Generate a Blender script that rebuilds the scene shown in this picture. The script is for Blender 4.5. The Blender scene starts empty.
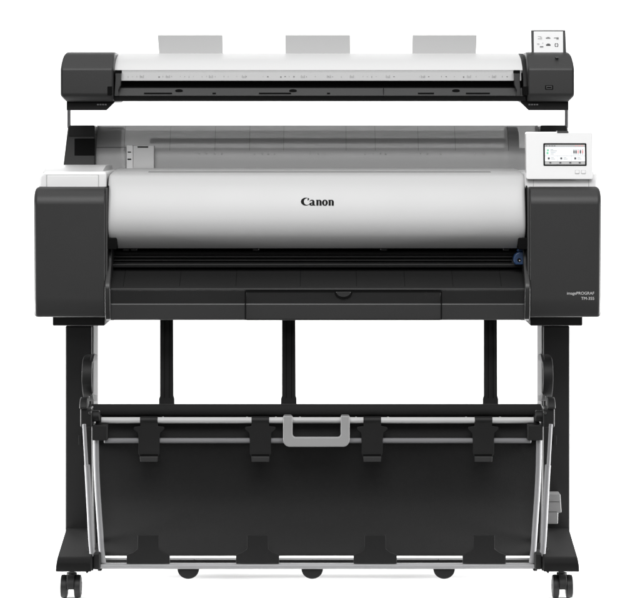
import bpy, bmesh, math, random
from mathutils import Vector
random.seed(4)
S = bpy.context.scene

# ------------------------------------------------------------ camera
SC, D = 441.0, 6.0                      # pixels per metre on the plane y=0, camera distance
HY = 125.0                              # picture row of the eye level
ZC = (597.0 - HY) / SC
CX = 2.0 / SC
cd = bpy.data.cameras.new('camera'); cam = bpy.data.objects.new('camera', cd)
S.collection.objects.link(cam); S.camera = cam
cam.location = (CX, -D, ZC); cam.rotation_euler = (math.radians(90), 0, 0)
cd.shift_y = -(299 - HY) / 640
cd.sensor_width = 36; cd.lens = 36 * D / (640 / SC); cd.clip_start = .1; cd.clip_end = 200

# ------------------------------------------------------------ world and lamps (studio softboxes and added fills)
w = bpy.data.worlds.new('World'); S.world = w; w.use_nodes = True
nt = w.node_tree; bg = nt.nodes['Background']
tc = nt.nodes.new('ShaderNodeTexCoord'); sp = nt.nodes.new('ShaderNodeSeparateXYZ')
rp = nt.nodes.new('ShaderNodeValToRGB'); mr = nt.nodes.new('ShaderNodeMapRange')
mr.inputs['From Min'].default_value = -1; mr.inputs['From Max'].default_value = 1
nt.links.new(tc.outputs['Generated'], sp.inputs[0]); nt.links.new(sp.outputs['Z'], mr.inputs['Value'])
nt.links.new(mr.outputs[0], rp.inputs[0]); nt.links.new(rp.outputs[0], bg.inputs[0])
e = rp.color_ramp.elements
e[0].position = .30; e[0].color = (.05, .05, .05, 1)
e[1].position = .95; e[1].color = (1, 1, 1, 1)
m_ = e.new(.5); m_.color = (.09, .09, .09, 1)
m_ = e.new(.62); m_.color = (.30, .30, .30, 1)
bg.inputs[1].default_value = .75

def area(name, loc, aim, sx, sy, power, spread=180):
    l = bpy.data.lights.new(name, 'AREA'); l.shape = 'RECTANGLE'; l.size = sx; l.size_y = sy
    l.energy = power; l.spread = math.radians(spread)
    o = bpy.data.objects.new(name, l); S.collection.objects.link(o); o.location = loc
    o.rotation_euler = (Vector(aim) - Vector(loc)).to_track_quat('-Z', 'Y').to_euler()
    return o
area('softbox_overhead', (0, -.3, 3.9), (0, .1, .8), 3.4, 1.8, 18)
area('softbox_front', (0, -4.1, 4.0), (0, 0, .7), 4.0, 1.8, 200)
area('added_fill_low', (0, -5.2, 2.3), (0, 0, .8), 3.4, .8, 38)  # added low fill, brightens the roll cover below the scanner
area('added_backdrop_fill', (-2.6, 1.9, 2.4), (-.8, 4.1, .9), 2.2, .8, 70, 150)  # added pair, lifts the backdrop to full white
area('added_backdrop_fill', (2.6, 1.9, 2.4), (.8, 4.1, .9), 2.2, .8, 70, 150)
area('added_floor_fill', (0, 2.6, 1.3), (0, 1.3, 0), 3.4, .5, 26, 110)  # added lamps, whiten the floor and the shadow under the machine
area('added_floor_fill', (-1.9, .45, .42), (-.2, .35, 0), 1.5, .4, 38, 80)
area('added_floor_fill', (1.9, .45, .42), (.2, .35, 0), 1.5, .4, 38, 80)
S.view_settings.view_transform = 'Standard'; S.view_settings.look = 'None'
S.view_settings.exposure = 0; S.view_settings.gamma = 1
S.cycles.max_bounces = 8; S.cycles.use_denoising = True

# ------------------------------------------------------------ helpers
def X(px, d=0.): return CX + (px - 320) / SC * (D + d) / D
def Z(py, d=0.): return ZC + (HY - py) / SC * (D + d) / D
def P(px, py, d): return Vector((X(px, d), d, Z(py, d)))

def mat(name, col, rough=.5, metal=0., spec=.5, bump=0., bscale=900, var=0., coat=0., emit=0., alpha=1.):
    m = bpy.data.materials.new(name); m.use_nodes = True
    n = m.node_tree; b = n.nodes['Principled BSDF']
    c = (col, col, col) if isinstance(col, (int, float)) else col
    b.inputs['Base Color'].default_value = (*c, 1)
    b.inputs['Roughness'].default_value = rough; b.inputs['Metallic'].default_value = metal
    b.inputs['Specular IOR Level'].default_value = spec
    b.inputs['Coat Weight'].default_value = coat
    b.inputs['Alpha'].default_value = alpha
    t = n.nodes.new('ShaderNodeTexCoord')
    if bump:
        z = n.nodes.new('ShaderNodeTexNoise'); z.inputs['Scale'].default_value = bscale
        z.inputs['Detail'].default_value = 3
        n.links.new(t.outputs['Object'], z.inputs['Vector'])
        q = n.nodes.new('ShaderNodeBump'); q.inputs['Strength'].default_value = bump
        q.inputs['Distance'].default_value = .0006
        n.links.new(z.outputs[0], q.inputs['Height']); n.links.new(q.outputs[0], b.inputs['Normal'])
    if var:
        z = n.nodes.new('ShaderNodeTexNoise'); z.inputs['Scale'].default_value = 7
        z.inputs['Detail'].default_value = 5
        n.links.new(t.outputs['Object'], z.inputs['Vector'])
        r = n.nodes.new('ShaderNodeMapRange')
        r.inputs['To Min'].default_value = rough - var; r.inputs['To Max'].default_value = rough + var
        n.links.new(z.outputs[0], r.inputs['Value']); n.links.new(r.outputs[0], b.inputs['Roughness'])
    if emit:
        b.inputs['Emission Color'].default_value = (*c, 1); b.inputs['Emission Strength'].default_value = emit
    return m
M = dict(
    char=mat('charcoal_plastic', .024, .45, spec=.4, bump=.25, var=.05),
    char2=mat('charcoal_plastic_satin', .024, .36, bump=.15, var=.05),
    black=mat('black_plastic', .009, .55, spec=.25, bump=.2, var=.05),
    deep=mat('matt_black', .004, .8, spec=.08),
    tray=mat('tray_plastic', .019, .38, bump=.15, var=.05),
    steel=mat('black_painted_steel', .008, .5, spec=.2, bump=.3, bscale=1400, var=.05),
    silver=mat('silver_paint', .52, .46, metal=.12, spec=.25, bump=.08, bscale=2500, var=.03),
    white=mat('white_plastic', .86, .40, bump=.1, var=.04),
    footsteel=mat('foot_painted_steel', .013, .75, spec=.02, bump=.3, bscale=1400),
    boxgrey=mat('box_grey_plastic', .15, .5, bump=.15),
    highlight_trim=mat('highlight_trim_grey', .05, .45),  # lighter grey: painted edge highlight on the tray, also the side cover trim
    outlet=mat('outlet_metal', .07, .5, metal=.3),
    plate=mat('reflection_plate_grey', .16, .8, spec=0.),
    lid=mat('lid_white', .62, .40, var=.04),
    white2=mat('pearl_white', .84, .32, var=.04),
    lgrey=mat('light_grey_plastic', .50, .45, bump=.15, var=.04),
    guide=mat('grey_guide_plastic', .44, .5, bump=.1, var=.04),
    alu=mat('aluminium_rod', (.20, .20, .205), .6, metal=.0, spec=.12, bump=.1, var=.05),
    rail=mat('grey_rail', (.27, .27, .275), .5, metal=.1, bump=.1, var=.05),
    handle=mat('grey_handle', .30, .45, bump=.15, var=.04),
    fabric=mat('black_fabric', .016, .8, spec=.15, bump=1.0, bscale=700),
    dimmer=mat('dimming_sheet_tint', .2, .4, alpha=.25),
    smoke=mat('smoked_plastic', .33, .34, alpha=.68, var=.04),
    inner=mat('inner_grey_plastic', .6, .5, var=.04),
    innerd=mat('inner_dark_plastic', .32, .5, var=.04),
    holder=mat('roll_holder_plastic', .70, .45, bump=.15, var=.04),
    blue=mat('blue_plastic', (.014, .042, .11), .38, var=.04),
    ink=mat('black_ink', .004, .6, spec=.1),
    print_grey=mat('grey_print', .22, .6),
    print_white=mat('white_print', .62, .6),
    screen=mat('screen_glow', (.80, .83, .85), .3, emit=.35),
    screen_g=mat('screen_green', (.18, .55, .35), .3, emit=.25),
    screen_r=mat('screen_red', (.65, .30, .30), .3, emit=.25),
    screen_m=mat('screen_grey', (.26, .28, .30), .3, emit=.2),
    screen_d=mat('screen_dark', (.07, .07, .075), .3, emit=.05),
    rubber=mat('grey_rubber', .006, .5, spec=.3, bump=.3),
    strip=mat('ruler_strip', .40, .4, var=.03),
    socket=mat('dark_steel', .10, .35, metal=.8),
)

class MB:
    """collects shapes, builds ONE mesh object"""
    def __init__(s): s.bm = bmesh.new(); s.mats = []; s.mi = 0
    def m(s, name):
        if name not in s.mats: s.mats.append(name)
        s.mi = s.mats.index(name); return s
    def _add(s, b):
        for f in b.faces: f.material_index = s.mi; f.smooth = True
        me = bpy.data.meshes.new('t'); b.to_mesh(me); b.free(); s.bm.from_mesh(me); bpy.data.meshes.remove(me)
        return s
    def _bev(s, b, r, seg, ang=30):
        bmesh.ops.recalc_face_normals(b, faces=b.faces)
        if r:
            ed = [e for e in b.edges if len(e.link_faces) == 2 and e.calc_face_angle(0) > math.radians(ang)]
            bmesh.ops.bevel(b, geom=ed, offset=r, segments=seg, profile=.5, affect='EDGES', clamp_overlap=True)
    def prism(s, poly, axis, a, c, r=0, seg=2):
        """poly: 2D list; axis 'x' (poly = y,z), 'y' (poly = x,z), 'z' (poly = x,y)"""
        b = bmesh.new()
        f = {'x': lambda p, t: (t, p[0], p[1]), 'y': lambda p, t: (p[0], t, p[1]), 'z': lambda p, t: (p[0], p[1], t)}[axis]
        v0 = [b.verts.new(f(p, a)) for p in poly]; v1 = [b.verts.new(f(p, c)) for p in poly]
        n = len(poly)
        b.faces.new(v0); b.faces.new(v1[::-1])
        for i in range(n): b.faces.new((v0[i], v1[i], v1[(i+1) % n], v0[(i+1) % n]))
        s._bev(b, r, seg)
        return s._add(b)
    def box(s, x0, x1, y0, y1, z0, z1, r=.0015, seg=2):
        return s.prism([(x0, z0), (x1, z0), (x1, z1), (x0, z1)], 'y', y0, y1, r, seg)
    def pbox(s, px0, px1, py0, py1, d0, d1, r=.0015, seg=2):
        """box whose front face fills these picture coordinates at depth d0"""
        return s.box(X(px0, d0), X(px1, d0), d0, d1, Z(py1, d0), Z(py0, d0), r, seg)
    def sheet(s, pts, x0, x1, th, r=0, nx=1, fn=None):
        """a sheet extruded along x, pts = [(y,z)] on its outer side, thickness th behind it"""
        b = bmesh.new(); n = len(pts); nr = []
        for i in range(n):
            a = Vector(pts[max(i-1, 0)]); c = Vector(pts[min(i+1, n-1)]); t = (c - a).normalized()
            nr.append(Vector((-t.y, t.x)))
        rows = []
        for k in range(nx + 1):
            x = x0 + (x1 - x0) * k / nx
            o = []; q = []
            for i, p in enumerate(pts):
                dy = fn(x, p[1]) if fn else 0
                o.append(b.verts.new((x, p[0] + dy, p[1]))); q.append(b.verts.new((x, p[0] + dy + nr[i].x * th, p[1] + nr[i].y * th)))
            rows.append(o + q[::-1])
        for k in range(nx):
            A, B = rows[k], rows[k+1]; m = len(A)
            for i in range(m): b.faces.new((A[i], B[i], B[(i+1) % m], A[(i+1) % m]))
        for R, rev in ((rows[0], 0), (rows[-1], 1)):
            for i in range(n-1):
                f = (R[i], R[i+1], R[2*n-2-i], R[2*n-1-i]); b.faces.new(f[::-1] if rev else f)
        bmesh.ops.recalc_face_normals(b, faces=b.faces)
        if r: s._bev(b, r, 2, 50)
        return s._add(b)
    def tube(s, pts, r, n=16, r1=None):
        b = bmesh.new(); rings = []; pts = [Vector(p) for p in pts]
        for i, p in enumerate(pts):
            t = (pts[min(i+1, len(pts)-1)] - pts[max(i-1, 0)]).normalized()
            u = t.cross(Vector((0, 0, 1)) if abs(t.z) < .9 else Vector((0, 1, 0))).normalized(); v = t.cross(u)
            rr = r if r1 is None else r + (r1 - r) * i / (len(pts) - 1)
            rings.append([b.verts.new(p + (u * math.cos(2*math.pi*k/n) + v * math.sin(2*math.pi*k/n)) * rr) for k in range(n)])
        for a, c in zip(rings, rings[1:]):
            for k in range(n): b.faces.new((a[k], a[(k+1) % n], c[(k+1) % n], c[k]))
        b.faces.new(rings[0]); b.faces.new(rings[-1][::-1])
        s._bev(b, min(.001, r*.2), 1, 60)
        return s._add(b)
    def lathe(s, prof, c, axis='x', n=32):
        """prof = [(t, r)] along the axis from centre c"""
        b = bmesh.new(); R = []
        for t, r in prof:
            g = []
            for k in range(n):
                a = 2*math.pi*k/n; u, v = r*math.cos(a), r*math.sin(a)
                g.append(b.verts.new({'x': (c[0]+t, c[1]+u, c[2]+v), 'y': (c[0]+u, c[1]+t, c[2]+v), 'z': (c[0]+u, c[1]+v, c[2]+t)}[axis]))
            R.append(g)
        for A, B in zip(R, R[1:]):
            for k in range(n): b.faces.new((A[k], A[(k+1) % n], B[(k+1) % n], B[k]))
        b.faces.new(R[0]); b.faces.new(R[-1][::-1])
        bmesh.ops.recalc_face_normals(b, faces=b.faces)
        return s._add(b)
    def flip(s, cx=None):
        """mirror a copy-side: reflects everything about the machine's middle plane"""
        for v in s.bm.verts: v.co.x = 2 * XM - v.co.x
        bmesh.ops.reverse_faces(s.bm, faces=s.bm.faces); return s
    def build(s, name, parent=None, label=None, mat=None, kind=None, soft=35):
        bm = s.bm
        lim = math.radians(soft)
        for e in bm.edges:
            e.smooth = not (len(e.link_faces) == 2 and e.calc_face_angle(0) > lim)
        lo = Vector([min(v.co[i] for v in bm.verts) for i in range(3)]); hi = Vector([max(v.co[i] for v in bm.verts) for i in range(3)])
        c = (lo + hi) / 2
        for v in bm.verts: v.co -= c
        me = bpy.data.meshes.new(name); bm.to_mesh(me); bm.free()
        for k in (s.mats or [mat]): me.materials.append(M[k])
        o = bpy.data.objects.new(name, me); S.collection.objects.link(o)
        wn = o.modifiers.new('weighted', 'WEIGHTED_NORMAL'); wn.keep_sharp = True
        o['_w'] = tuple(c)
        pw = Vector(parent['_w']) if parent else Vector((0, 0, 0))
        o.parent = parent; o.location = c - pw
        if label: o['label'] = label
        if kind: o['kind'] = kind
        return o

def spline(pts, k=8):
    """Catmull-Rom through 2D points"""
    out = []; n = len(pts); V = [Vector(p) for p in pts]
    for i in range(n-1):
        a, b_, c, d = V[max(i-1, 0)], V[i], V[i+1], V[min(i+2, n-1)]
        for j in range(k):
            t = j / k
            out.append(.5*((2*b_) + (c-a)*t + (2*a-5*b_+4*c-d)*t*t + (3*b_-a-3*c+d)*t**3))
    out.append(V[-1]); return [tuple(p) for p in out]
def YZ(lst): return [(d, Z(py, d)) for py, d in lst]
def rrect(x0, x1, z0, z1, r, n=5):
    out = []
    for cx, cz, a0 in ((x1-r, z1-r, 0), (x0+r, z1-r, 90), (x0+r, z0+r, 180), (x1-r, z0+r, 270)):
        for k in range(n+1):
            a = math.radians(a0 + 90*k/n); out.append((cx + r*math.cos(a), cz + r*math.sin(a)))
    return out
XM = X(317.5, 0)                       # the machine's middle plane

# ------------------------------------------------------------ the setting: one white paper sweep
pts = [(-.14, 0), (3.0, 0)] + [(3.0 + 1.2*math.sin(a), 1.2 - 1.2*math.cos(a)) for a in [math.radians(t) for t in range(6, 91, 6)]] + [(4.2, 3.6)]
b = MB()
bm = b.bm
M['paper'] = mat('white_paper', .93, .9, spec=.0, bump=.05, bscale=300)
b.mats = ['paper']
r0 = [bm.verts.new((-7, y, z)) for y, z in pts]; r1 = [bm.verts.new((7, y, z)) for y, z in pts]
for i in range(len(pts)-1):
    f = bm.faces.new((r0[i], r1[i], r1[i+1], r0[i+1])); f.smooth = True
bd = b.build('backdrop', kind='structure')
M['studio'] = mat('studio_floor', .05, .85, spec=.1, bump=.3, bscale=60)
b = MB(); bm = b.bm; b.mats = ['studio']
q = [bm.verts.new(v) for v in ((-25, -25, -.006), (25, -25, -.006), (25, 25, -.006), (-25, 25, -.006))]; bm.faces.new(q)
b.build('floor', kind='structure')

# ------------------------------------------------------------ the printer
root = bpy.data.objects.new('large_format_printer', None); S.collection.objects.link(root)
root.location = (XM, .25, 0); root['_w'] = (XM, .25, 0)
root['label'] = 'black and silver large-format printer with scanner bar, touch panel and paper basket on wheels'
root['category'] = 'printer'

# ---- stand: legs, feet, casters
def leg_side(right):
    fl = (lambda q: q.flip()) if right else (lambda q: q)
    b = MB().m('steel')
    b.box(X(65.2, .25), X(92, .25), .25, .39, Z(531, .25), Z(326, .25), .004, 3)
    leg = fl(b).build('leg', root)
    b = MB().m('plate')
    b.box(X(92, .25)+.0005, X(92, .25)+.003, .262, .385, Z(428, .25), Z(326, .25), .0008, 1)  # grey plate stands in for the reflection on the leg's inner side
    fl(b).build('reflection_plate', leg)
    b = MB().m('black')
    b.pbox(52.5, 105, 316, 325.8, .10, .42, .003)
    fl(b).build('mounting_bracket', leg)
    # foot: a folded cover running front to back, sloping down to its front
    x0, x1 = X(55.2, -.06), X(91, -.06)
    zt, zb = Z(556.5, -.05), Z(572.5, -.06)
    zl = Z(528, .25)
    prof = [(-.052, zb), (-.059, zb + .006), (-.0635, zb + .014), (-.0645, zb + .020), (-.0635, zt - .012), (-.060, zt - .006), (-.054, zt - .002), (-.045, zt)]
    prof += [(.235, zl - .004), (.25, zl), (.39, zl), (.41, zl - .006), (.68, zt), (.70, zt - .012), (.70, zb)]
    b = MB().m('footsteel'); b.prism(prof, 'x', x0, x1, .002, 2)
    for v in b.bm.verts:
        if v.co.x < (x0 + x1) / 2:
            v.co.x += (2.0 * min(1, (v.co.z - zb) / (zt - zb)) - 4.6 * min(1, max(0, (v.co.y + .05) / .30))) / SC
    b = fl(b); foot = b.build('foot', root, soft=25)
    b = MB().m('black'); b.box(x1 + .001, x1 + .003, .05, .6, zb + .01, zb + .03, .0005, 1)
    fl(b).build('side_seam', foot)
leg_side(False); leg_side(True)
# rear crossbar between the feet, half-moon pads beneath
b = MB().m('black'); b.box(X(95, .3), X(540, .3), .30, .33, Z(563.2, .3), Z(559.8, .3), .002)
cb = b.build('crossbar', root)

def caster(x, y):
    b = MB().m('black')
    b.lathe([(0, .0075), (.006, .008), (.010, .012), (.018, .012)], (x, y, Z(580.5)), 'z', 24)
    b.prism([(y - .017 + .021*math.cos(a), .031 + .0225*math.sin(a)) for a in [math.radians(t) for t in range(-40, 220, 20)]], 'x', x - .0085, x + .0085, .002, 2)
    fork = b.build('caster', root)
    for sgn in (-1, 1):
        c = (x + sgn*.0155, y - .012, .0265)
        b = MB().m('rubber')
        b.lathe([(-.0078, .012), (-.0078, .022), (-.0062, .0258), (.0, .0265), (.0062, .0252), (.0080, .020), (.0080, .012), (.0065, .010)], c, 'x', 36)
        wv = b
        b.m('black'); b.lathe([(-.0082, .006), (.0076, .007), (.0088, .004)], c, 'x', 20)
        wv.build('wheel', fork)
for px in (71.7, 561.8):
    caster(X(px), 0.0)
    caster(X(px), .62)

# ---- rear uprights of the paper guide behind the basket, seen between body and basket
for a, c in ((160, 173), (282, 295.3), (484, 497)):
    b = MB().m('steel')
    d = .16
    b.prism([(X(a, d), Z(318, d)), (X(c, d), Z(318, d)), (X(c+.3, d), Z(396, d)), (X(c+1.2, d), Z(399, d)), (X(c+1.2, d), Z(406, d)), (X(a-1.0, d), Z(406, d)), (X(a-1.0, d), Z(399, d)), (X(a, d), Z(396, d))], 'y', d, d + .012, .0012)
    st = b.build('hanging_strap', root)
    b = MB().m('deep')
    b.box(X(a+4, d), X(a+4.6, d), d - .0007, d + .0002, Z(398, d), Z(320, d), 0)
    b.box(X(c-4, d), X(c-3.4, d), d - .0007, d + .0002, Z(398, d), Z(320, d), 0)
    b.build('groove', st)

# ---- printer body
X0, X1 = X(105, .05), X(528, .05)
b = MB().m('deep')
b.prism(YZ([(252, .12), (200, .10), (176, .2), (171, .40), (316, .40), (318, .20), (290, .14), (266, .14)]), 'x', X0, X1, 0)
body = b.build('body', root)
# output throat: ribbed black guide and the pale edge line
b = MB().m('tray')
b.prism(YZ([(251, .11), (254.5, .105), (255, .115), (264, .105), (266, .12), (262, .16), (251, .15)]), 'x', X(112, .1), X(518, .1), .0005, 1)
for k in range(2): b.box(X(113, .1), X(512, .1), .095, .106, Z(257.3 + 3.4*k, .1), Z(256.3 + 3.4*k, .1), .0006, 1)
b.build('paper_outlet', body)
b = MB().m('outlet'); b.box(X(112.5, .07), X(525, .07), .070, .078, Z(265.2, .07), Z(264.5, .07), .0003, 1)
b.m('black'); b.box(X(112.5, .07), X(525, .07), .0745, .13, Z(267.5, .07), Z(265.0, .07), .0008, 1)
b.build('outlet_edge', body)
for px in (126, 134, 256, 384, 506):
    b = MB().m('socket'); b.lathe([(-.008, .003), (-.006, .0045), (.006, .0045), (.008, .003)], P(px, 249.2, .098), 'x', 16)
    b.build('pinch_roller', body)
# output tray: slope, ridge, front
tp = [(266.5, .105), (276, .062), (284, .025), (287.5, .010)]
b = MB().m('tray')
b.prism(YZ(tp + [(288.6, .006), (289.6, .006), (291, .009), (303.6, .015), (304.6, .014), (318.5, .013), (320, .016), (320, .18), (268, .18)]), 'x', X(110.5, .02), X(524.5, .02), .0003, 1)
tray = b.build('output_tray', root, soft=18)
b = MB().m('highlight_trim'); b.box(X(111, .01), X(524, .01), .0046, .012, Z(289.5, .01), Z(288.6, .01), .0003, 1)  # lighter strip paints the highlight along the tray's front edge
b.build('highlight_trim', tray)
# centre drawer front with its finger notch
prf = YZ([(291.8, .0068), (303.6, .0124), (304.6, .0114), (318.6, .0104), (320.3, .0130), (320.3, .06), (291.8, .06)])
b = MB().m('tray'); b.prism(prf, 'x', X(246.2, .01), X(440.6, .01), .0004, 1)
dr = b.build('drawer_front', tray, soft=18)
for px in (245.3, 441.5):
    b = MB().m('deep'); b.box(X(px, .01)-.0009, X(px, .01)+.0009, .0085, .06, Z(320, .01), Z(291.5, .01), 0)
    b.build('seam', tray)
b = MB().m('deep'); b.box(X(245.3, .01), X(441.5, .01), .0058, .03, Z(292.1, .01), Z(291.3, .01), 0)
b.build('seam', tray)
b = MB().m('deep')
hc = X(343.5, .006); hz = Z(292.2, .006)
b.prism([(hc + .0205*math.cos(a), hz + .0155*math.sin(a)) for a in [math.radians(t) for t in range(180, 361, 12)]], 'y', .0052, .02, .0008, 1)
fn_ = b.build('finger_notch', dr)
b = MB().m('tray')
b.prism([(hc + .0165*math.cos(a), hz + .001 + .0118*math.sin(a)) for a in [math.radians(t) for t in range(180, 361, 12)]], 'y', .0046, .012, .0008, 1)
b.build('notch_tab', dr)
# faint tray inserts on the slope
def on_slope(b, px0, px1, py0, py1, up=.0005):
    pr = YZ([(py, .105 - (py - 266.5) / 21.0 * .095) for py in (py0, py1)])
    (ya, za), (yb, zb) = pr
    b.prism([(ya, za + up), (yb, zb + up), (yb, zb - .002), (ya, za - .002)], 'x', X(px0, .05), X(px1, .05), 0)
b = MB().m('black')
for px in (124, 180, 236, 300, 356, 404, 452, 500):
    on_slope(b, px, px + .7, 270, 286.5)
on_slope(b, 116, 520, 271.8, 272.2); 
b.build('tray_rib', tray)
# tray end cheeks
for sgn in (0, 1):
    b = MB().m('tray')
    b.prism(YZ([(246, .05), (264, .035), (282, -.002), (289, -.008), (312, -.002), (319, .006), (320.5, .02), (320.5, .12), (246, .12)]), 'x', X(104.8, 0), X(110.4, 0), .0025, 3)
    if sgn: b.flip()
    b.build('end_cheek', tray)

# ---- silver front cover
zt_, zb_ = Z(174.6, .07), Z(248.6, .05)
ANG = [(0, 64), (.05, 40), (.14, 27), (.4, 16), (.60, 7), (.71, -7), (.79, -32), (.87, -50), (1, -66)]
def ang(u):
    for (a, p), (b_, q) in zip(ANG, ANG[1:]):
        if u <= b_: return p + (q - p) * (u - a) / (b_ - a)
    return ANG[-1][1]
def ang_s(u): return sum(ang(min(1, max(0, u + k * .012))) for k in range(-4, 5)) / 9
NN = 56; ys_ = [0.]
for k in range(NN): ys_.append(ys_[-1] - math.tan(math.radians(ang_s((k + .5) / NN))) * (zt_ - zb_) / NN)
off = .018 - min(ys_); ys_ = [y + off for y in ys_]
covp = [(.30, Z(168.2, .30)), (.22, Z(168.9, .22)), (ys_[0] + .055, zt_ + .0055), (ys_[0] + .02, zt_ + .0035), (ys_[0] + .006, zt_ + .0016)]
covp += [(y, zt_ + (zb_ - zt_) * k / NN) for k, y in enumerate(ys_)]
xa, xb = X(107.4, .03), X(525.6, .03)
def cov_y(z):
    for (y0, z0), (y1, z1) in zip(covp, covp[1:]):
        if z1 <= z <= z0: return y0 + (y1 - y0) * (z0 - z) / max(z0 - z1, 1e-9)
    return .02
b = MB().m('silver'); bm = b.bm
# outer skin with rounded ends, built as rows along x
cols = [xa, xa + .0015, xa + .004, xa + .009, xa + .02] + [xa + (xb - xa) * t / 10 for t in range(1, 10)] + [xb - .02, xb - .009, xb - .004, xb - .0015, xb]
def inset(x):
    t = min(x - xa, xb - x)
    return .009 * (1 - math.sqrt(max(0, 1 - (1 - min(t, .009)/.009)**2)))
n = len(covp); rows = []
for x in cols:
    ins = inset(x); o = []
    for i, (y, z) in enumerate(covp):
        a_ = Vector(covp[max(i-1, 0)]); c_ = Vector(covp[min(i+1, n-1)]); t = (c_ - a_).normalized(); nn = Vector((t.y, -t.x))
        o.append(bm.verts.new((x, y - nn.x*ins, z - nn.y*ins)))
    q = []
    for i, (y, z) in enumerate(covp):
        a_ = Vector(covp[max(i-1, 0)]); c_ = Vector(covp[min(i+1, n-1)]); t = (c_ - a_).normalized(); nn = Vector((t.y, -t.x))
        q.append(bm.verts.new((x, y - nn.x*.012, z - nn.y*.012)))
    rows.append(o + q[::-1])
for A, B in zip(rows, rows[1:]):
    m = len(A)
    for i in range(m): bm.faces.new((A[i], B[i], B[(i+1) % m], A[(i+1) % m])).smooth = True
for R, rev in ((rows[0], 0), (rows[-1], 1)):
    for i in range(n-1):
        f = (R[i], R[i+1], R[2*n-2-i], R[2*n-1-i]); bm.faces.new(f[::-1] if rev else f).smooth = True
bmesh.ops.recalc_face_normals(bm, faces=bm.faces)
cover = b.build('front_cover', root)
# feed slot let into the cover's top lip
b = MB().m('print_grey')
zz = Z(171.6, .175)
pts_ = [(cov_y(zz + .0010) , zz + .0010), (cov_y(zz - .0006), zz - .0006)]
b.sheet([(y - .0012, z + .0004) for y, z in pts_], X(150, .17), X(489, .17), .004)
b.build('feed_slot', cover)
# black lower corner pieces of the cover
for sgn in (0, 1):
    b = MB().m('deep')
    b.pbox(106.6, 116.5, 238, 249.5, .016, .09, .003)
    if sgn: b.flip()
    b.build('corner_catch', cover)

# the word on the cover: heavy flared letters, drawn from their outlines
def letter_strips():
    def arc(cx, cy, rx, ry, a0, a1, n=18):
        return [(cx + rx*math.cos(math.radians(a0 + (a1-a0)*k/n)), cy + ry*math.sin(math.radians(a0 + (a1-a0)*k/n))) for k in range(n+1)]
    S_ = []
    S_.append((arc(4.9, 4.9, 4.9, 5.0, 42, 318), arc(6.1, 5.0, 3.1, 4.15, 62, 300)))           # C bowl
    S_.append(([(8.55, 8.3), (7.6, 9.3), (7.2, 9.5)], [(7.0, 6.1), (6.9, 6.1), (6.6, 7.6)]))  # its beak
    S_.append(([(8.55, 8.3), (8.0, 7.4), (7.3, 6.8)], [(7.2, 9.3), (7.0, 8.2), (6.8, 6.5)]))
    ax = 8.2
    S_.append((arc(ax+2.55, 1.75, 2.4, 1.95, 60, 300), arc(ax+3.3, 1.8, 1.05, 1.15, 80, 280)))       # a bowl
    S_.append(([(ax+3.1, 0.1), (ax+3.1, 5.2)], [(ax+5.4, 0.1), (ax+5.4, 5.6)]))
    S_.append(([(ax+5.3, 0.0), (ax+5.3, 1.4)], [(ax+6.5, 0.0), (ax+6.2, .7)]))
    S_.append((arc(ax+2.9, 4.9, 2.5, 2.4, 12, 172), arc(ax+2.3, 4.6, 1.5, 1.45, 5, 168)))
    for nx in (14.9, 27.1):
        S_.append(([(nx, 7.0), (nx+.6, 6.2), (nx+.6, 0)], [(nx+2.6, 7.2), (nx+2.7, 6.3), (nx+2.7, 0)]))
        S_.append((arc(nx+3.7, 4.6, 2.1, 2.6, 0, 140), arc(nx+3.1, 4.6, .7, 1.6, 0, 140)))
        S_.append(([(nx+3.7, 4.7), (nx+3.7, 0)], [(nx+5.8, 4.7), (nx+5.8, 0)]))
    S_.append((arc(24.0, 3.6, 2.95, 3.75, 0, 360, 30), arc(24.0, 3.6, .85, 2.75, 0, 360, 30)))
    return S_
b = MB().m('ink'); bm = b.bm
for li, (o, i) in enumerate(letter_strips()):
    lift = .0006 + .00006 * li
    def pt(p):
        x = X(300.9 + p[0]*1.0, .03); z = Z(205.4 - p[1]*.79, .03)
        return (x, cov_y(z) - lift, z)
    vo = [bm.verts.new(pt(p)) for p in o]; vi = [bm.verts.new(pt(p)) for p in i]
    for k in range(len(o)-1): bm.faces.new((vo[k], vo[k+1], vi[k+1], vi[k]))
lg = b.build('logo', cover, label='black brand name on the silver cover')

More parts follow.
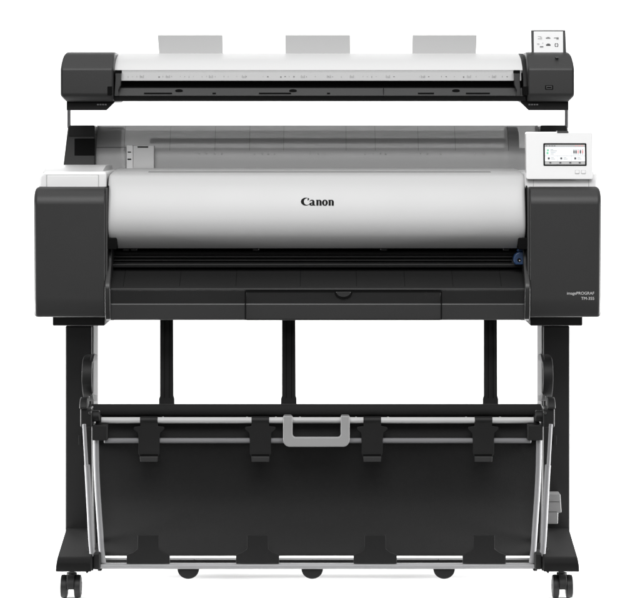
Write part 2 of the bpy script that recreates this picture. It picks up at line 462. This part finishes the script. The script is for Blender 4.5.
# ---- side covers
def side_cover(right):
    R_ = .042; zt, zb = Z(186.8, .03), Z(317.5, 0)
    prof = [(.55, zb), (.010, zb), (.006, zb + .003), (.004, zb + .012), (.001, zb + .026), (0, zb + .045)]
    prof += [(R_*(1-math.cos(a)), zt - R_*.95 + R_*.95*math.sin(a)) for a in [math.radians(t) for t in range(0, 91, 9)]]
    prof += [(.55, zt)]
    b = MB().m('char'); xl, xr = X(33.6, .0), X(105, .0)
    # rounded ends: several slices pulled in
    bm = b.bm; rad = .009; rows = []
    ts = [0, 10, 25, 45, 65, 90]
    xs = [(xl + rad*(1-math.sin(math.radians(t))), rad*(1-math.cos(math.radians(t)))) for t in ts[::-1]]
    sl = [(xl + rad*(1-math.cos(math.radians(t))), rad*(1-math.sin(math.radians(t)))) for t in ts]
    r2 = .004
    sr = [(xr - r2*(1-math.cos(math.radians(t))), r2*(1-math.sin(math.radians(t)))) for t in ts[::-1]]
    n = len(prof)
    for x, ins in sl + sr:
        row = []
        for i, (y, z) in enumerate(prof):
            a_ = Vector(prof[i-1]); c_ = Vector(prof[(i+1) % n]); v = Vector((y, z))
            t1 = (v - a_).normalized(); t2 = (c_ - v).normalized(); n1 = Vector((t1.y, -t1.x)); n2 = Vector((t2.y, -t2.x))
            nn = (n1 + n2); nn = nn / max(nn.length_squared / 2, .4)
            row.append(bm.verts.new((x, y + nn.x*ins, z + nn.y*ins)))
        rows.append(row)
    for A, B in zip(rows, rows[1:]):
        for i in range(n): bm.faces.new((A[i], B[i], B[(i+1) % n], A[(i+1) % n])).smooth = True
    bm.faces.new(rows[0]); bm.faces.new(rows[-1][::-1])
    bmesh.ops.recalc_face_normals(bm, faces=bm.faces)
    if right:
        b.flip()
    o = b.build('side_cover', root, soft=50)
    # thin joint line along the inner edge
    b = MB().m('highlight_trim'); b.box(X(105, 0) - .0002, X(107, 0), .012, .5, Z(318.5, 0), Z(188, 0), .0015)
    if right: b.flip()
    b.build('inner_trim', o)
    b = MB().m('deep'); b.box(X(107, 0), X(107, 0) + .0010, .020, .4, Z(318, 0), Z(186, 0), 0)
    if right: b.flip()
    b.build('joint', o)
    return o
scl = side_cover(False); scr = side_cover(True)

def text_obj(txt, name, parent, px_r, py_base, d, width_px, material, shear=0., align='RIGHT', h_px=None):
    c = bpy.data.curves.new(name, 'FONT'); c.body = txt; c.size = 1; c.align_x = align; c.shear = shear
    c.extrude = .004
    t = bpy.data.objects.new(name, c); S.collection.objects.link(t)
    bpy.context.view_layer.update()
    me = bpy.data.meshes.new_from_object(t.evaluated_get(bpy.context.evaluated_depsgraph_get()))
    bpy.data.objects.remove(t); bpy.data.curves.remove(c)
    xs = [v.co.x for v in me.vertices]; ys = [v.co.y for v in me.vertices]
    s = width_px / SC * (D + d) / D / (max(xs) - min(xs)); sz = s if h_px is None else h_px / SC / (max(ys) - min(ys))
    for v in me.vertices:
        x, y, z = v.co
        v.co = (X(px_r, d) + (x - max(xs)) * s, d - z * .05, Z(py_base, d) + y * sz)
    b = MB().m(material); b.bm.from_mesh(me)
    for f in b.bm.faces: f.material_index = 0
    bpy.data.meshes.remove(me)
    return b.build(name, parent)
text_obj('imagePROGRAF', 'lettering', scr, 594.2, 294.6, -.0004, 27.2, 'print_white')
text_obj('TM-355', 'lettering', scr, 594.2, 299.8, -.0004, 13.0, 'print_white')

# ---- white top blocks at both ends
b = MB().m('white2')
b.prism([(X(38.5, .05), Z(189, .05)), (X(39.5, .05), Z(176, .05)), (X(44, .05), Z(171.5, .05)), (X(106.5, .05), Z(171.5, .05)), (X(106.5, .05), Z(189, .05))], 'y', .05, .40, .007, 4)
tb = b.build('top_block', root, label='white top block at the left end')
b = MB().m('lid')
b.prism(YZ([(171.8, .056), (168.5, .10), (164.8, .17), (164.8, .40), (173, .40), (173, .056)]), 'x', X(44.5, .1), X(104, .1), .004, 3)
b.build('lid', tb)
b = MB().m('lgrey'); b.pbox(46, 99, 174.5, 188, .0485, .06, .001)
b.m('white2'); b.pbox(47, 98.2, 175.2, 187.8, .0475, .06, .002)
b.build('door', tb)
b = MB().m('white2')
b.pbox(524.5, 597.5, 172, 189, .05, .40, .007, 4)
tb2 = b.build('top_block', root, label='white top block under the touch panel')
b = MB().m('lgrey'); b.pbox(588.4, 589.1, 176, 188, .0490, .06, 0)
b.build('seam', tb2)
b = MB().m('lgrey'); b.pbox(533, 533.6, 178, 188, .0490, .06, 0)
b.build('seam', tb2)

# ---- touch panel, tilted back a little
def tilt(b, py_base, d_base, k):
    z0 = Z(py_base, d_base)
    for v in b.bm.verts: v.co.y += max(0, v.co.z - z0) * k
    return b
K = .12
def T(): return MB()
b = T().m('white'); d0 = .036
b.prism(rrect(X(526.3, d0), X(592.8, d0), Z(179.5, d0), Z(131.8, d0), .005), 'y', d0, d0 + .030, .0025, 3)
cp = tilt(b, 179.5, d0, K).build('control_panel', root)
b = T().m('ink'); b.prism(rrect(X(543.6, d0), X(586.8, d0), Z(165.8, d0), Z(143.2, d0), .0022), 'y', d0 - .0012, d0 + .002, .0004, 1)
tilt(b, 179.5, d0, K).build('screen_bezel', cp)
b = T().m('screen')
s1 = d0 - .0016
b.pbox(545.2, 585.3, 144.7, 164.5, s1, d0, 0)
def ui(m, x0, x1, y0, y1): b.m(m); b.pbox(x0, x1, y0, y1, s1 - .0003, s1 + .0001, 0)
ui('lgrey', 545.2, 585.3, 144.7, 147.0)
for i, x in enumerate((546, 549, 551.6, 554)): b.m('screen_d'); b.pbox(x, x + 1.8, 145.5, 146.2, s1 - .0005, s1, 0)
for x in (575.5, 578.5, 581.5): b.m('screen_r'); b.pbox(x, x + 1.9, 145.3, 146.2, s1 - .0005, s1, 0)
ui('screen_g', 547.2, 549.2, 149.3, 151.2); ui('screen_g', 546.8, 548.8, 151.9, 154.2)
for y, x1 in ((149.2, 553.8), (150.7, 557.2), (152.2, 556), (153.6, 554)): ui('screen_m', 550.6, x1, y, y + .5)
ui('lgrey', 571.5, 571.8, 147.5, 155.6); ui('lgrey', 545.2, 585.3, 155.7, 156.0)
for x, mm in ((573.6, 'screen_d'), (575.6, 'screen_d'), (577.7, 'screen_r'), (580.0, 'screen_d'), (582.2, 'screen_r')):
    ui(mm, x, x + 1.5, 150.2, 153.4); ui('screen_m', x, x + 1.4, 149.2, 149.7); ui('screen_m', x + .1, x + 1.3, 153.9, 154.5)
for x in (548, 560.5, 574.5):
    ui('screen_d', x, x + 2.0, 157.3, 159.5)
    ui('screen_m', x + 3.2, x + 6.2, 157.5, 157.9); ui('screen_m', x + 3.2, x + 7.4, 158.8, 159.2)
ui('lgrey', 545.2, 585.3, 161.1, 164.5)
for x in (549.5, 559.5, 569.5, 579): ui('screen_d' , x, x + 2.1, 162.0, 163.6)
ui('screen_m', 557.6, 557.9, 156, 161); ui('screen_m', 571.6, 571.8, 156, 161)
tilt(b, 179.5, d0, K).build('screen', cp)
for x in (574.9, 581.2):
    b = T().m('lgrey'); b.prism(rrect(X(x, d0), X(x + 4.7, d0), Z(173.9, d0), Z(169.9, d0), .0016), 'y', d0 - .0007, d0 + .002, .0003, 1)
    b.m('white2'); b.prism(rrect(X(x + .45, d0), X(x + 4.25, d0), Z(173.5, d0), Z(170.3, d0), .0013), 'y', d0 - .0016, d0 + .002, .0004, 1)
    tilt(b, 179.5, d0, K).build('button', cp)
b = T().m('char'); b.prism(rrect(X(557.6, d0), X(569, d0), Z(132.9, d0), Z(130.9, d0), .0012), 'y', d0 - .0015, d0 + .028, .0005, 1)
tilt(b, 179.5, d0, K).build('indicator_bar', cp)

# ---- release lever
b = MB().m('blue')
b.prism([(X(px, .06), Z(py, .06)) for px, py in ((513.2, 262), (513.0, 257.5), (515, 253.8), (518.5, 251.8), (525.5, 251.3), (525.5, 264.5), (515.5, 264.8))], 'y', .05, .078, .003, 3)
b.prism([(X(px, .06), Z(py, .06)) for px, py in ((516.8, 251.5), (518, 248.5), (526, 248.5), (526, 251.6))], 'y', .055, .08, .002, 2)
lv = b.build('release_lever', root)
b = MB().m('ink'); b.lathe([(-.003, .0035), (0, .0045), (.004, .0045)], P(519.2, 260, .05), 'y', 20)
b.m('lgrey'); b.lathe([(-.0040, .0008), (-.003, .0016), (0, .0016)], P(519.6, 260.5, .05), 'y', 16)
b.build('pivot', lv)

# ---- uprights carrying the scanner
def upright(right):
    d = .30
    b = MB().m('char')
    b.prism([(X(px, d), Z(py, d)) for px, py in ((62, 176), (68, 125.2), (95, 125.2), (95, 176))], 'y', d, d + .16, .004, 3)
    if right: b.flip()
    o = b.build('upright', root)
    b = MB().m('deep'); b.pbox(74.5, 94.8, 138.5, 155.5, d - .0015, d + .02, .001)
    if right: b.flip()
    b.build('recess', o)
    b = MB().m('black'); b.pbox(68.5, 95, 125.6, 136.5, d - .004, d + .05, .003)
    if right: b.flip()
    b.build('cap', o)
    b = MB().m('alu'); b.box(X(67.2, .36), X(70.2, .36), .36, .372, Z(128, .36), Z(104, .36), .001)
    if right: b.flip()
    b.build('support_post', o)
    return o
upright(False); upright(True)

# ---- smoked roll cover and what shows through it
b = MB().m('smoke')
rc = spline(YZ([(125.4, .385), (130, .372), (138, .355), (148, .340), (158, .332), (170, .328)]), 4)
b.sheet(rc, X(95.3, .33), X(546, .33), .003, nx=1)
rcov = b.build('roll_cover', root)
for px in (124.5, 170, 215, 249.6, 283.6, 346, 375, 418, 455, 508):
    b = MB().m('char'); b.sheet([(y - .0007, z) for y, z in rc[1:14]], X(px, .35), X(px + .22, .35), .0006)
    b.build('moulding_line', rcov)
b = MB().m('char'); b.sheet([(y - .0008, z) for y, z in YZ([(147.0, .339), (147.35, .3388)])], X(97, .35), X(150, .35), .0006)
b.build('moulding_line', rcov)
b = MB().m('innerd')
for i in range(46):
    px = 172 + i * 6.9 + random.uniform(-1.4, 1.4)
    if (i // 4) % 2: b.pbox(px, px + random.uniform(.8, 1.8), 152.8 + random.choice((0, 0, .8)), 153.5 + random.choice((0, .6)), .3315, .3322, 0)
b.build('size_mark', rcov)
b = MB().m('inner')
b.box(X(96, .55), X(534, .55), .50, .60, Z(176, .5), Z(148, .5), .006)
rbin = b.build('roll_housing', root)
b = MB().m('dimmer')
b.sheet(YZ([(131, .47), (135, .475), (149, .48)]), X(122, .47), X(508, .47), .003)  # added tinted sheet, dims the band seen through the roll cover
b.build('dimming_sheet', rbin)
b = MB().m('holder'); b.tube([P(150, 141, .44), P(508, 141, .44)], .007, 24)
b.build('roll_shaft', rbin)
b = MB().m('holder')
b.prism(YZ([(127, .42), (131, .385), (146, .36), (168, .35), (172, .35), (172, .48), (127, .48)]), 'x', X(96.5, .36), X(121.5, .36), .004, 3)
rh = b.build('roll_holder', rbin)
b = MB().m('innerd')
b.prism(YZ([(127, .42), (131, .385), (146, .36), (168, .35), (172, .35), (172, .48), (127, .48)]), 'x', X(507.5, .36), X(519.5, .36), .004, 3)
b.build('roll_holder', rbin)
b = MB().m('lgrey')
b.pbox(126.4, 133, 145.2, 170, .300, .33, .002)
b.m('guide'); b.pbox(133, 154.0, 145.6, 170, .304, .33, .002)
ph = b.build('paper_holder', root)
b = MB().m('deep'); b.pbox(137.5, 148.2, 146.3, 147.6, .3028, .305, .0004, 1)
b.pbox(127.6, 131.0, 151.6, 152.5, .2988, .301, .0004, 1); b.pbox(127.4, 131.2, 158.6, 159.8, .2988, .301, .0004, 1)
b.build('slot', ph)

# ---- scanner
xs0, xs1 = X(113, .2), X(527, .2)
b = MB().m('deep')
b.prism(YZ([(64, .38), (70, .22), (80, .17), (88, .175), (100, .18), (100.8, .30), (100, .42), (64, .42)]), 'x', xs0, xs1, .002)
scn = b.build('scanner', root)
b = MB().m('lid')
topp = spline(YZ([(53.4, .42), (53.2, .34), (55.0, .27), (59, .215), (64, .185), (70.0, .168)]), 5)
b.sheet(topp, X(113.5, .2), X(526, .2), .010, r=.0005)
b.build('top_cover', scn, soft=40)
b = MB().m('strip')
b.prism(YZ([(70.2, .171), (71.6, .166), (72.2, .158), (80.6, .150), (81.2, .156), (81.2, .19), (70.2, .19)]), 'x', X(120.5, .16), X(521, .16), .0006, 1)
b.build('ruler_strip', scn, soft=20)
b = MB().m('print_grey')
for i in range(90):
    px = 128 + i * 4.35
    h = (.9, .9, 1.4)[i % 3] if i % 7 else 2.6
    zz = [Z(76.0 + (i % 2) * .2, .154), Z(76.0 + h*.8, .154)]
    if random.random() < .55:
        b.box(X(px, .154), X(px, .154) + random.choice((.0007, .0011, .003)), .1526, .156, zz[1], zz[0], 0)
b.m('guide')
for px in (140, 166, 209, 242, 301, 327, 350, 386, 421, 467, 492):
    for k in range(3): b.box(X(px + k*1.5, .154), X(px + k*1.5 + .9, .154), .1522, .156, Z(77.8, .154), Z(75.2 + k % 2*.9, .154), 0)
b.build('ruler_mark', scn)
b = MB().m('char2')
b.prism(YZ([(87.2, .165), (88, .150), (95.4, .140), (96.2, .144), (96.2, .2), (87.2, .2)]), 'x', X(119, .15), X(523, .15), .0008, 2); b.mats = ['tray']
ft = b.build('feed_table', scn, soft=20)
b = MB().m('black')
b.prism(YZ([(96.3, .150), (100.6, .156), (101.2, .17), (101.2, .3), (96.3, .3)]), 'x', X(114, .15), X(526, .15), .0008, 2)
b.build('lower_edge', scn, soft=20)
for a, c in ((144, 172), (212.5, 215.8), (259, 291), (327, 330), (418, 434), (466, 490)):
    b = MB().m('deep'); b.pbox(a, c, 92.6, 93.5, .1400, .16, 0); b.build('feed_slot', ft)
for px in (179, 293, 456):
    b = MB().m('deep'); b.prism([(X(px, .145) + .009*math.cos(t*.3142), Z(90.6, .145) + .0034*math.sin(t*.3142)) for t in range(20)], 'y', .1438, .16, .0003, 1)
    b.build('sensor_window', ft)
b = MB().m('deep'); b.pbox(383.4, 383.8, 87.8, 96, .1405, .16, 0)
b.build('seam', ft)
# the brackets at both ends of the slot
for sgn in (0, 1):
    b = MB().m('char2')
    b.prism([(X(px, .14), Z(py, .14)) for px, py in ((114.5, 96), (115.5, 78), (115.0, 70.3), (121.2, 70.3), (121.0, 85), (118.5, 90.5), (119.5, 96))], 'y', .134, .17, .0015)
    b.m('deep'); b.pbox(107.4, 112.2, 86.4, 95.2, .1245, .15, .001)
    b.pbox(114.9, 121.3, 70.0, 73.2, .1325, .15, .0008)
    if sgn: b.flip()
    b.build('latch', scn)
# end covers
def end_cover(right):
    xl, xr = (X(60.6, .13), X(113.5, .13)) if not right else (X(527.5, .13), X(574.2, .13))
    zt, zb = Z(52.6, .2), Z(101.3, .13)
    prof = [(.44, zb), (.146, zb), (.132, zb + .006), (.127, zb + .013), (.126, zb + .02), (.126, Z(70.5, .13))]
    zk, yk = Z(66, .13), .130
    prof += [(.1262, Z(69.5, .13)), (.1275, Z(68, .13)), (.1305, Z(66.3, .13)), (.136, Z(64.6, .13))]
    prof += [(.146, Z(61.5, .146)), (.160, Z(56.8, .16)), (.170, Z(54.3, .17)), (.185, Z(52.8, .185)), (.21, Z(52.0, .21)), (.40, Z(52.0, .21)), (.44, zt - .03)]
    b = MB().m('char')
    b.prism(prof, 'x', xl, xr, 0)
    bm = b.bm
    sd = [f for f in bm.faces if len(f.verts) > 6]
    ed = [e for f in sd for e in f.edges]
    bmesh.ops.bevel(bm, geom=ed, offset=.006, segments=4, profile=.5, affect='EDGES', clamp_overlap=True)
    for v in bm.verts:
        t = ((v.co.x - xl) if not right else (xr - v.co.x)); sg = 1 if not right else -1
        if t < .02 and v.co.z < zb + .013:
            v.co.x += sg * (1 - t/.02) * .010 * (1 - (v.co.z - zb)/.013)
        if t < .02 and v.co.z > Z(66, .13):
            k = (v.co.z - Z(66, .13)) / (zt - Z(66, .13))
            v.co.x += sg * .006 * k * k * (1 - t/.02)
    return b.build('end_cover', scn, soft=40)
e1 = end_cover(False); e2 = end_cover(True)
b = MB().m('black')
b.prism(YZ([(53.4, .30), (54.6, .24), (60, .19), (70, .165), (86, .150), (96, .150), (98, .17), (98, .4), (53.4, .4)]), 'x', X(522.6, .16), X(528.5, .16), .003)
b.build('collar', scn)
b = MB().m('deep'); b.pbox(545.2, 553.2, 85.2, 89.6, .1248, .14, .0008)
b.m('socket'); b.pbox(546.2, 552.2, 86.0, 88.9, .1240, .14, .0006, 1); b.m('deep'); b.pbox(547.0, 551.4, 86.8, 88.1, .1234, .14, 0)
b.build('usb_port', e2)
b = MB().m('socket'); b.prism([(X(556.3, .17) + .004*math.cos(t*.3142), Z(57.4, .17) + .0022*math.sin(t*.3142)) for t in range(20)], 'y', .148, .20, 0)
b.build('lamp', e2)
# angled arms under the end covers
for sgn in (0, 1):
    b = MB().m('black')
    b.prism([(X(px, .17), Z(py, .17)) for px, py in ((66.8, 110.2), (66.8, 100), (114.5, 100), (114.5, 102), (106, 110.2))], 'y', .165, .19, .0015)
    if sgn: b.flip()
    ar = b.build('arm', scn)
    b = MB().m('innerd')
    for k in range(4): b.pbox(97 + k*2.6, 98.8 + k*2.6, 103.8, 105.2, .1642, .166, 0)
    if sgn: b.flip()
    b.build('embossed_mark', ar)
# paper guides rising behind
for a0, a1, c0, c1 in ((157.6, 159.3, 222.4, 223), (285.2, 285.6, 350, 350.2), (412.6, 412, 476.8, 475.8)):
    d = .33
    b = MB().m('guide')
    b.prism([(X(a1, d), Z(56, d)), (X(c1, d), Z(56, d)), (X(c0, d), Z(35.0, d)), (X(a0, d), Z(35.0, d))], 'y', d, d + .005, .0010, 2)
    b.build('paper_guide', scn)
# small key panel standing on the right end cover
b = MB().m('char'); d = .20
b.prism([(X(px, d), Z(py, d)) for px, py in ((531.8, 56), (531.4, 30), (565.6, 30), (566.4, 56))], 'y', d, d + .014, .0015, 2)
kp = tilt(b, 56, d, .10).build('key_panel', scn)
b = MB().m('white'); b.pbox(533.9, 563.2, 31.2, 55, d - .0010, d + .001, .0003, 1)
def ic(x0, x1, y0, y1, m='print_grey'): b.m(m); b.pbox(x0, x1, y0, y1, d - .0016, d - .0009, 0)
ic(538, 541.5, 36.0, 36.6, 'lgrey'); ic(540.2, 542.2, 37, 39.2, 'lgrey'); ic(538, 540, 38.0, 39.0, 'lgrey')
ic(546, 550.5, 37.4, 38.5); ic(547.3, 549.5, 36.9, 37.4)
ic(554.2, 556.5, 37.4, 38.2); ic(556.6, 558.8, 37.2, 39.3)
ic(537.2, 539.6, 43.2, 44.4, 'lgrey'); ic(540, 543.4, 46, 47.3); ic(542.4, 543.4, 42.6, 43.4, 'lgrey')
ic(546.2, 550.6, 44.3, 45.6, 'char'); ic(547.2, 549.8, 43.3, 44.3)
b.m('char')
for k in range(4):
    a = k*math.pi/2 + math.pi/4
    px, py = 556.6 + 1.5*math.cos(a), 44.9 + 1.5*math.sin(a)
    for q in range(3):
        ox = (q-1)*.55
        b.pbox(px - .4 + ox*(-math.sin(a)), px + .4 + ox*(-math.sin(a)), py - .35 + ox*math.cos(a), py + .35 + ox*math.cos(a), d - .0016 - q*.00005, d - .0009, 0)
tilt(b, 56, d, .10).build('key_sheet', kp)

# ---- hanging basket
TOPC = (149, 260.4, 372.2, 483.4); BOTC = (148.2, 257.6, 375.2, 484.2)
b = MB().m('fabric')
b.tube([P(91, 410, .06), P(541, 410, .06)], (12.2/2)/SC, 24)
bar = b.build('basket_bar', root, label='black fabric-wrapped top bar of the basket')
b = MB().m('lgrey'); b.tube([P(100.5, 420.2, .045), P(534.5, 420.2, .045)], 3.1/SC, 20)
rod1 = b.build('upper_rod', root)
for px in (163, 247, 276, 300, 344, 356, 388, 466, 500):
    b = MB().m('lgrey'); b.lathe([(0, .0022), (.0012, .0018)], Vector((X(px, .045), .045, Z(420.2, .045) + .0068)), 'z', 10)
    b.build('rivet', rod1)
b = MB().m('alu'); b.tube([P(104, 440.6, .05), P(531, 440.6, .05)], 2.6/SC, 20)
b.build('lower_rod', root)
def wob(x, z):
    t = (z - Z(555)) / (Z(423) - Z(555))
    return .0022*math.sin(x*9 + 1.3)*math.sin(t*3.0 + .3) + .0014*math.sin(x*23 + 4*t) * (1 - abs(2*t - 1))
fp = spline(YZ([(412.0, .070), (424, .067), (433, .066), (444, .066), (470, .098), (500, .112), (524, .090), (542, .048), (555.3, .006)]), 7)
b = MB().m('fabric'); b.sheet(fp, X(96.2, .06), X(539.5, .06), .0018, nx=90, fn=wob)
fab = b.build('basket_fabric', root)
for c in TOPC:
    b = MB().m('black')
    b.tube([P(c - 8.8, 420.2, .045), P(c + 8.8, 420.2, .045)], 4.1/SC, 20)
    d = .038
    b.prism([(X(c + x, d), Z(y, d)) for x, y in ((-8.8, 421), (8.8, 421), (8.8, 426.2), (15, 427.0), (15.4, 429.2), (11.2, 433), (10.6, 440), (10.6, 453.5), (9.2, 456), (9.0, 462), (-9.0, 462), (-9.2, 456), (-10.6, 453.5), (-10.6, 440), (-11.2, 433), (-15.4, 429.2), (-15, 427.0), (-8.8, 426.2))], 'y', d, d + .005, .0010, 2)
    cl = b.build('clip', root)
    b = MB().m('char'); b.prism([(X(c + x, d), Z(y, d)) for x, y in ((-9, 456.5), (9, 456.5), (8.4, 461.8), (-8.4, 461.8))], 'y', d - .0035, d + .001, .0012, 2)
    b.m('deep'); b.pbox(c - 9, c + 9, 454.2, 455.8, d - .0012, d, .0004, 1)
    b.build('clip_tongue', cl)
b = MB().m('rail'); b.tube([P(99, 566.1, -.005), P(534.5, 566.1, -.005)], 3.0/SC, 20)
brl = b.build('bottom_rail', root)
for c in BOTC:
    b = MB().m('black'); d = -.012
    b.prism([(X(c + x, d), Z(y, d)) for x, y in ((-10.4, 535.2), (10.4, 535.2), (10.6, 549), (15, 552.6), (21.6, 555.0), (21.6, 563.6), (-21.6, 563.6), (-21.6, 555.0), (-15, 552.6), (-10.6, 549))], 'y', d, d + .006, .0012, 2)
    b.build('clip', root)
for c in (188.2, 312.2, 444.2):
    b = MB().m('black'); d = -.002
    hx = X(c, d); hz = Z(569.2, d)
    b.prism([(hx + .0245*math.cos(a), hz + .0225*math.sin(a)*(1 if math.sin(a) < 0 else .3)) for a in [math.radians(t) for t in range(0, 360, 10)]], 'y', d, d + .035, .004, 3)
    b.build('ground_pad', root)
    b = MB().m('socket'); b.lathe([(0, .0018), (.0012, .0014)], Vector((hx, .302, Z(559.6, .3))), 'z', 10)
    b.build('bolt', cb)
# carrying handle: a rounded U
b = MB().m('handle'); d = .020
def U(x, y): return (X(x, d), Z(y, d))
out = [U(283, 416.0), U(283, 440)] + [U(290 - 7*math.cos(a), 440 + 7.2*math.sin(a)) for a in [math.radians(t) for t in (20, 40, 60, 80)]] + [U(343 + 6.6*math.sin(a), 440 + 7.2*math.cos(a)) for a in [math.radians(t) for t in (10, 30, 50, 70)]] + [U(349.8, 440), U(349.8, 416.0), U(340.6, 416.0), U(340.6, 435.4), U(339, 437.2), U(294.4, 437.2), U(292.6, 435.4), U(292.6, 416.0)]
b.prism(out, 'y', d, d + .014, .0028, 3)
for x in (283.4, 341.0): b.box(X(x, d), X(x + 8.4, d), d + .004, .055, Z(423.4, d), Z(416.0, d), .003, 2)
b.build('handle', root, label='light grey U-shaped handle on the basket')

def smooth3(p, k=6):
    out = []; n = len(p)
    for i in range(n-1):
        a, b_, c, e_ = p[max(i-1, 0)], p[i], p[i+1], p[min(i+2, n-1)]
        for j in range(k):
            t = j/k; out.append(.5*((2*b_) + (c-a)*t + (2*a-5*b_+4*c-e_)*t*t + (3*b_-a-3*c+e_)*t**3))
    return out + [p[-1]]
def basket_side(right):
    f = (lambda q: q.flip()) if right else (lambda q: q)
    # inner side rod
    b = MB().m('alu')
    b.tube(smooth3([P(96.0, 437, .030), P(96.4, 465, .025), P(97.6, 492, .018), P(98.8, 510, .012), P(100.3, 532, .004), P(101.4, 548, -.002), P(103.2, 563, -.006)]), 2.9/SC, 16)
    r = f(b).build('side_rod', root)
    # outer rod, thinner at the top, in two lengths
    b = MB().m('alu')
    b.tube(smooth3([P(84.2, 424, -.010), P(85.4, 446, -.012), P(86.8, 470, -.014)]), 1.9/SC, 16)
    b.tube(smooth3([P(87.0, 465, -.014), P(87.5, 471, -.014), P(89.4, 506, -.016), P(91.2, 540, -.018), P(92.6, 556, -.018)]), 2.9/SC, 16)
    f(b).build('link_rod', root)
    b = MB().m('steel')
    b.tube([P(94.6, 438, .06), P(95.6, 515, .055), P(97.6, 558, .05)], 3.0/SC, 12)
    f(b).build('rear_rod', root)
    # corner block
    b = MB().m('black')
    b.pbox(91.5, 107.4, 425, 440.6, .012, .06, .003, 3)
    b.pbox(95.5, 101.0, 415.5, 426, .030, .07, .003)
    cbk = f(b).build('corner_block', root)
    # pivot housing: knuckle and plate beside the leg
    b = MB().m('black')
    b.pbox(80.2, 91.8, 408.5, 427.4, -.006, .06, .0035, 3)
    b.prism([(.02 + .034*math.cos(a), Z(408.5, .0) + .024*math.sin(a)) for a in [math.radians(t) for t in range(0, 181, 15)]], 'x', X(79.8, 0), X(87.5, 0), .003, 3)
    b.lathe([(-.002, .011), (0, .013), (.014, .013), (.016, .011)], P(93, 416, .02), 'x', 24)
    kn = f(b).build('hinge', root)
    b = MB().m('socket')
    b.tube(smooth3([P(87.0, 409, -.004), P(87.6, 402, .008), P(88.4, 397.5, .02), P(88.7, 396.5, .03)]), .0021, 10)
    b.lathe([(-.002, .003), (0, .004), (.004, .004)], P(90.0, 413.0, -.008), 'y', 14)
    f(b).build('spring', kn)
    # arched hook above it, curving forward from the leg
    b = MB().m('black')
    arc = [(.17, 401), (.10, 400.5), (.055, 396), (.028, 386), (.022, 376), (.030, 366), (.055, 358.5), (.10, 355.2), (.17, 354.2)]
    o_ = spline(YZ([(p, d_) for d_, p in arc]), 4)
    b.mats = ['black']; b.sheet(o_[::-1], X(82, .03), X(91.8, .03), .014, r=.0015)
    ha = f(b).build('hook_arm', root, soft=30)
    b = MB().m('black')
    b.prism([(X(px, .06), Z(py, .06)) for px, py in ((90, 362), (92.0, 355), (95.2, 352.6), (94.4, 357), (93.2, 362), (93.6, 392), (91.5, 396))], 'y', .045, .055, .001)
    f(b).build('hook_tip', ha)
    b = MB().m('steel'); b.pbox(78.4, 81.6, 435, 445, .247, .255, .001)
    f(b).build('screw_plate', kn)
    # lower hinge at the foot
    b = MB().m('black')
    b.pbox(86.8, 93.5, 555.5, 571.0, -.022, .05, .003)
    b.pbox(93.0, 100.2, 553.0, 569.8, -.026, .05, .004, 3)
    b.lathe([(-.003, .008), (0, .010), (.012, .010), (.016, .008)], P(84.6, 562, -.004), 'x', 20)
    b.prism([(X(px, -.01), Z(py, -.01)) for px, py in ((85, 569), (89.5, 569), (88, 573.0), (86.2, 573.4))], 'y', -.01, .01, .001)
    b.pbox(97.5, 101.8, 561, 571.2, -.010, .02, .002)
    lh = f(b).build('lower_hinge', root)
    b = MB().m('deep'); b.tube([P(88, 548, .02), P(90, 558, .0)], .003, 10)
    for k in range(3): b.box(X(87.5, -.022), X(92.8, -.022), -.0228, -.02, Z(559.2 + k*3.6, -.022), Z(558.2 + k*3.6, -.022), 0)
    f(b).build('hinge_pin', lh)
basket_side(False); basket_side(True)

# ---- grey connector box on the right leg
b = MB().m('boxgrey')
b.prism([(X(px, .22), Z(py, .22)) for px, py in ((545.5, 493), (559.6, 493), (560.8, 511.5), (557.4, 511.8), (557.2, 522.8), (545.5, 522.8))], 'y', .20, .249, .002, 2)
cbx = b.build('connector_box', root)
b = MB().m('char'); b.pbox(547, 559.5, 501.6, 502.0, .1992, .21, 0); b.build('seam', cbx); b = MB().m('char'); b.pbox(548, 556.8, 511.6, 512.0, .1992, .21, 0)
b.build('seam', cbx)

for o in list(S.objects):
    if '_w' in o: del o['_w']
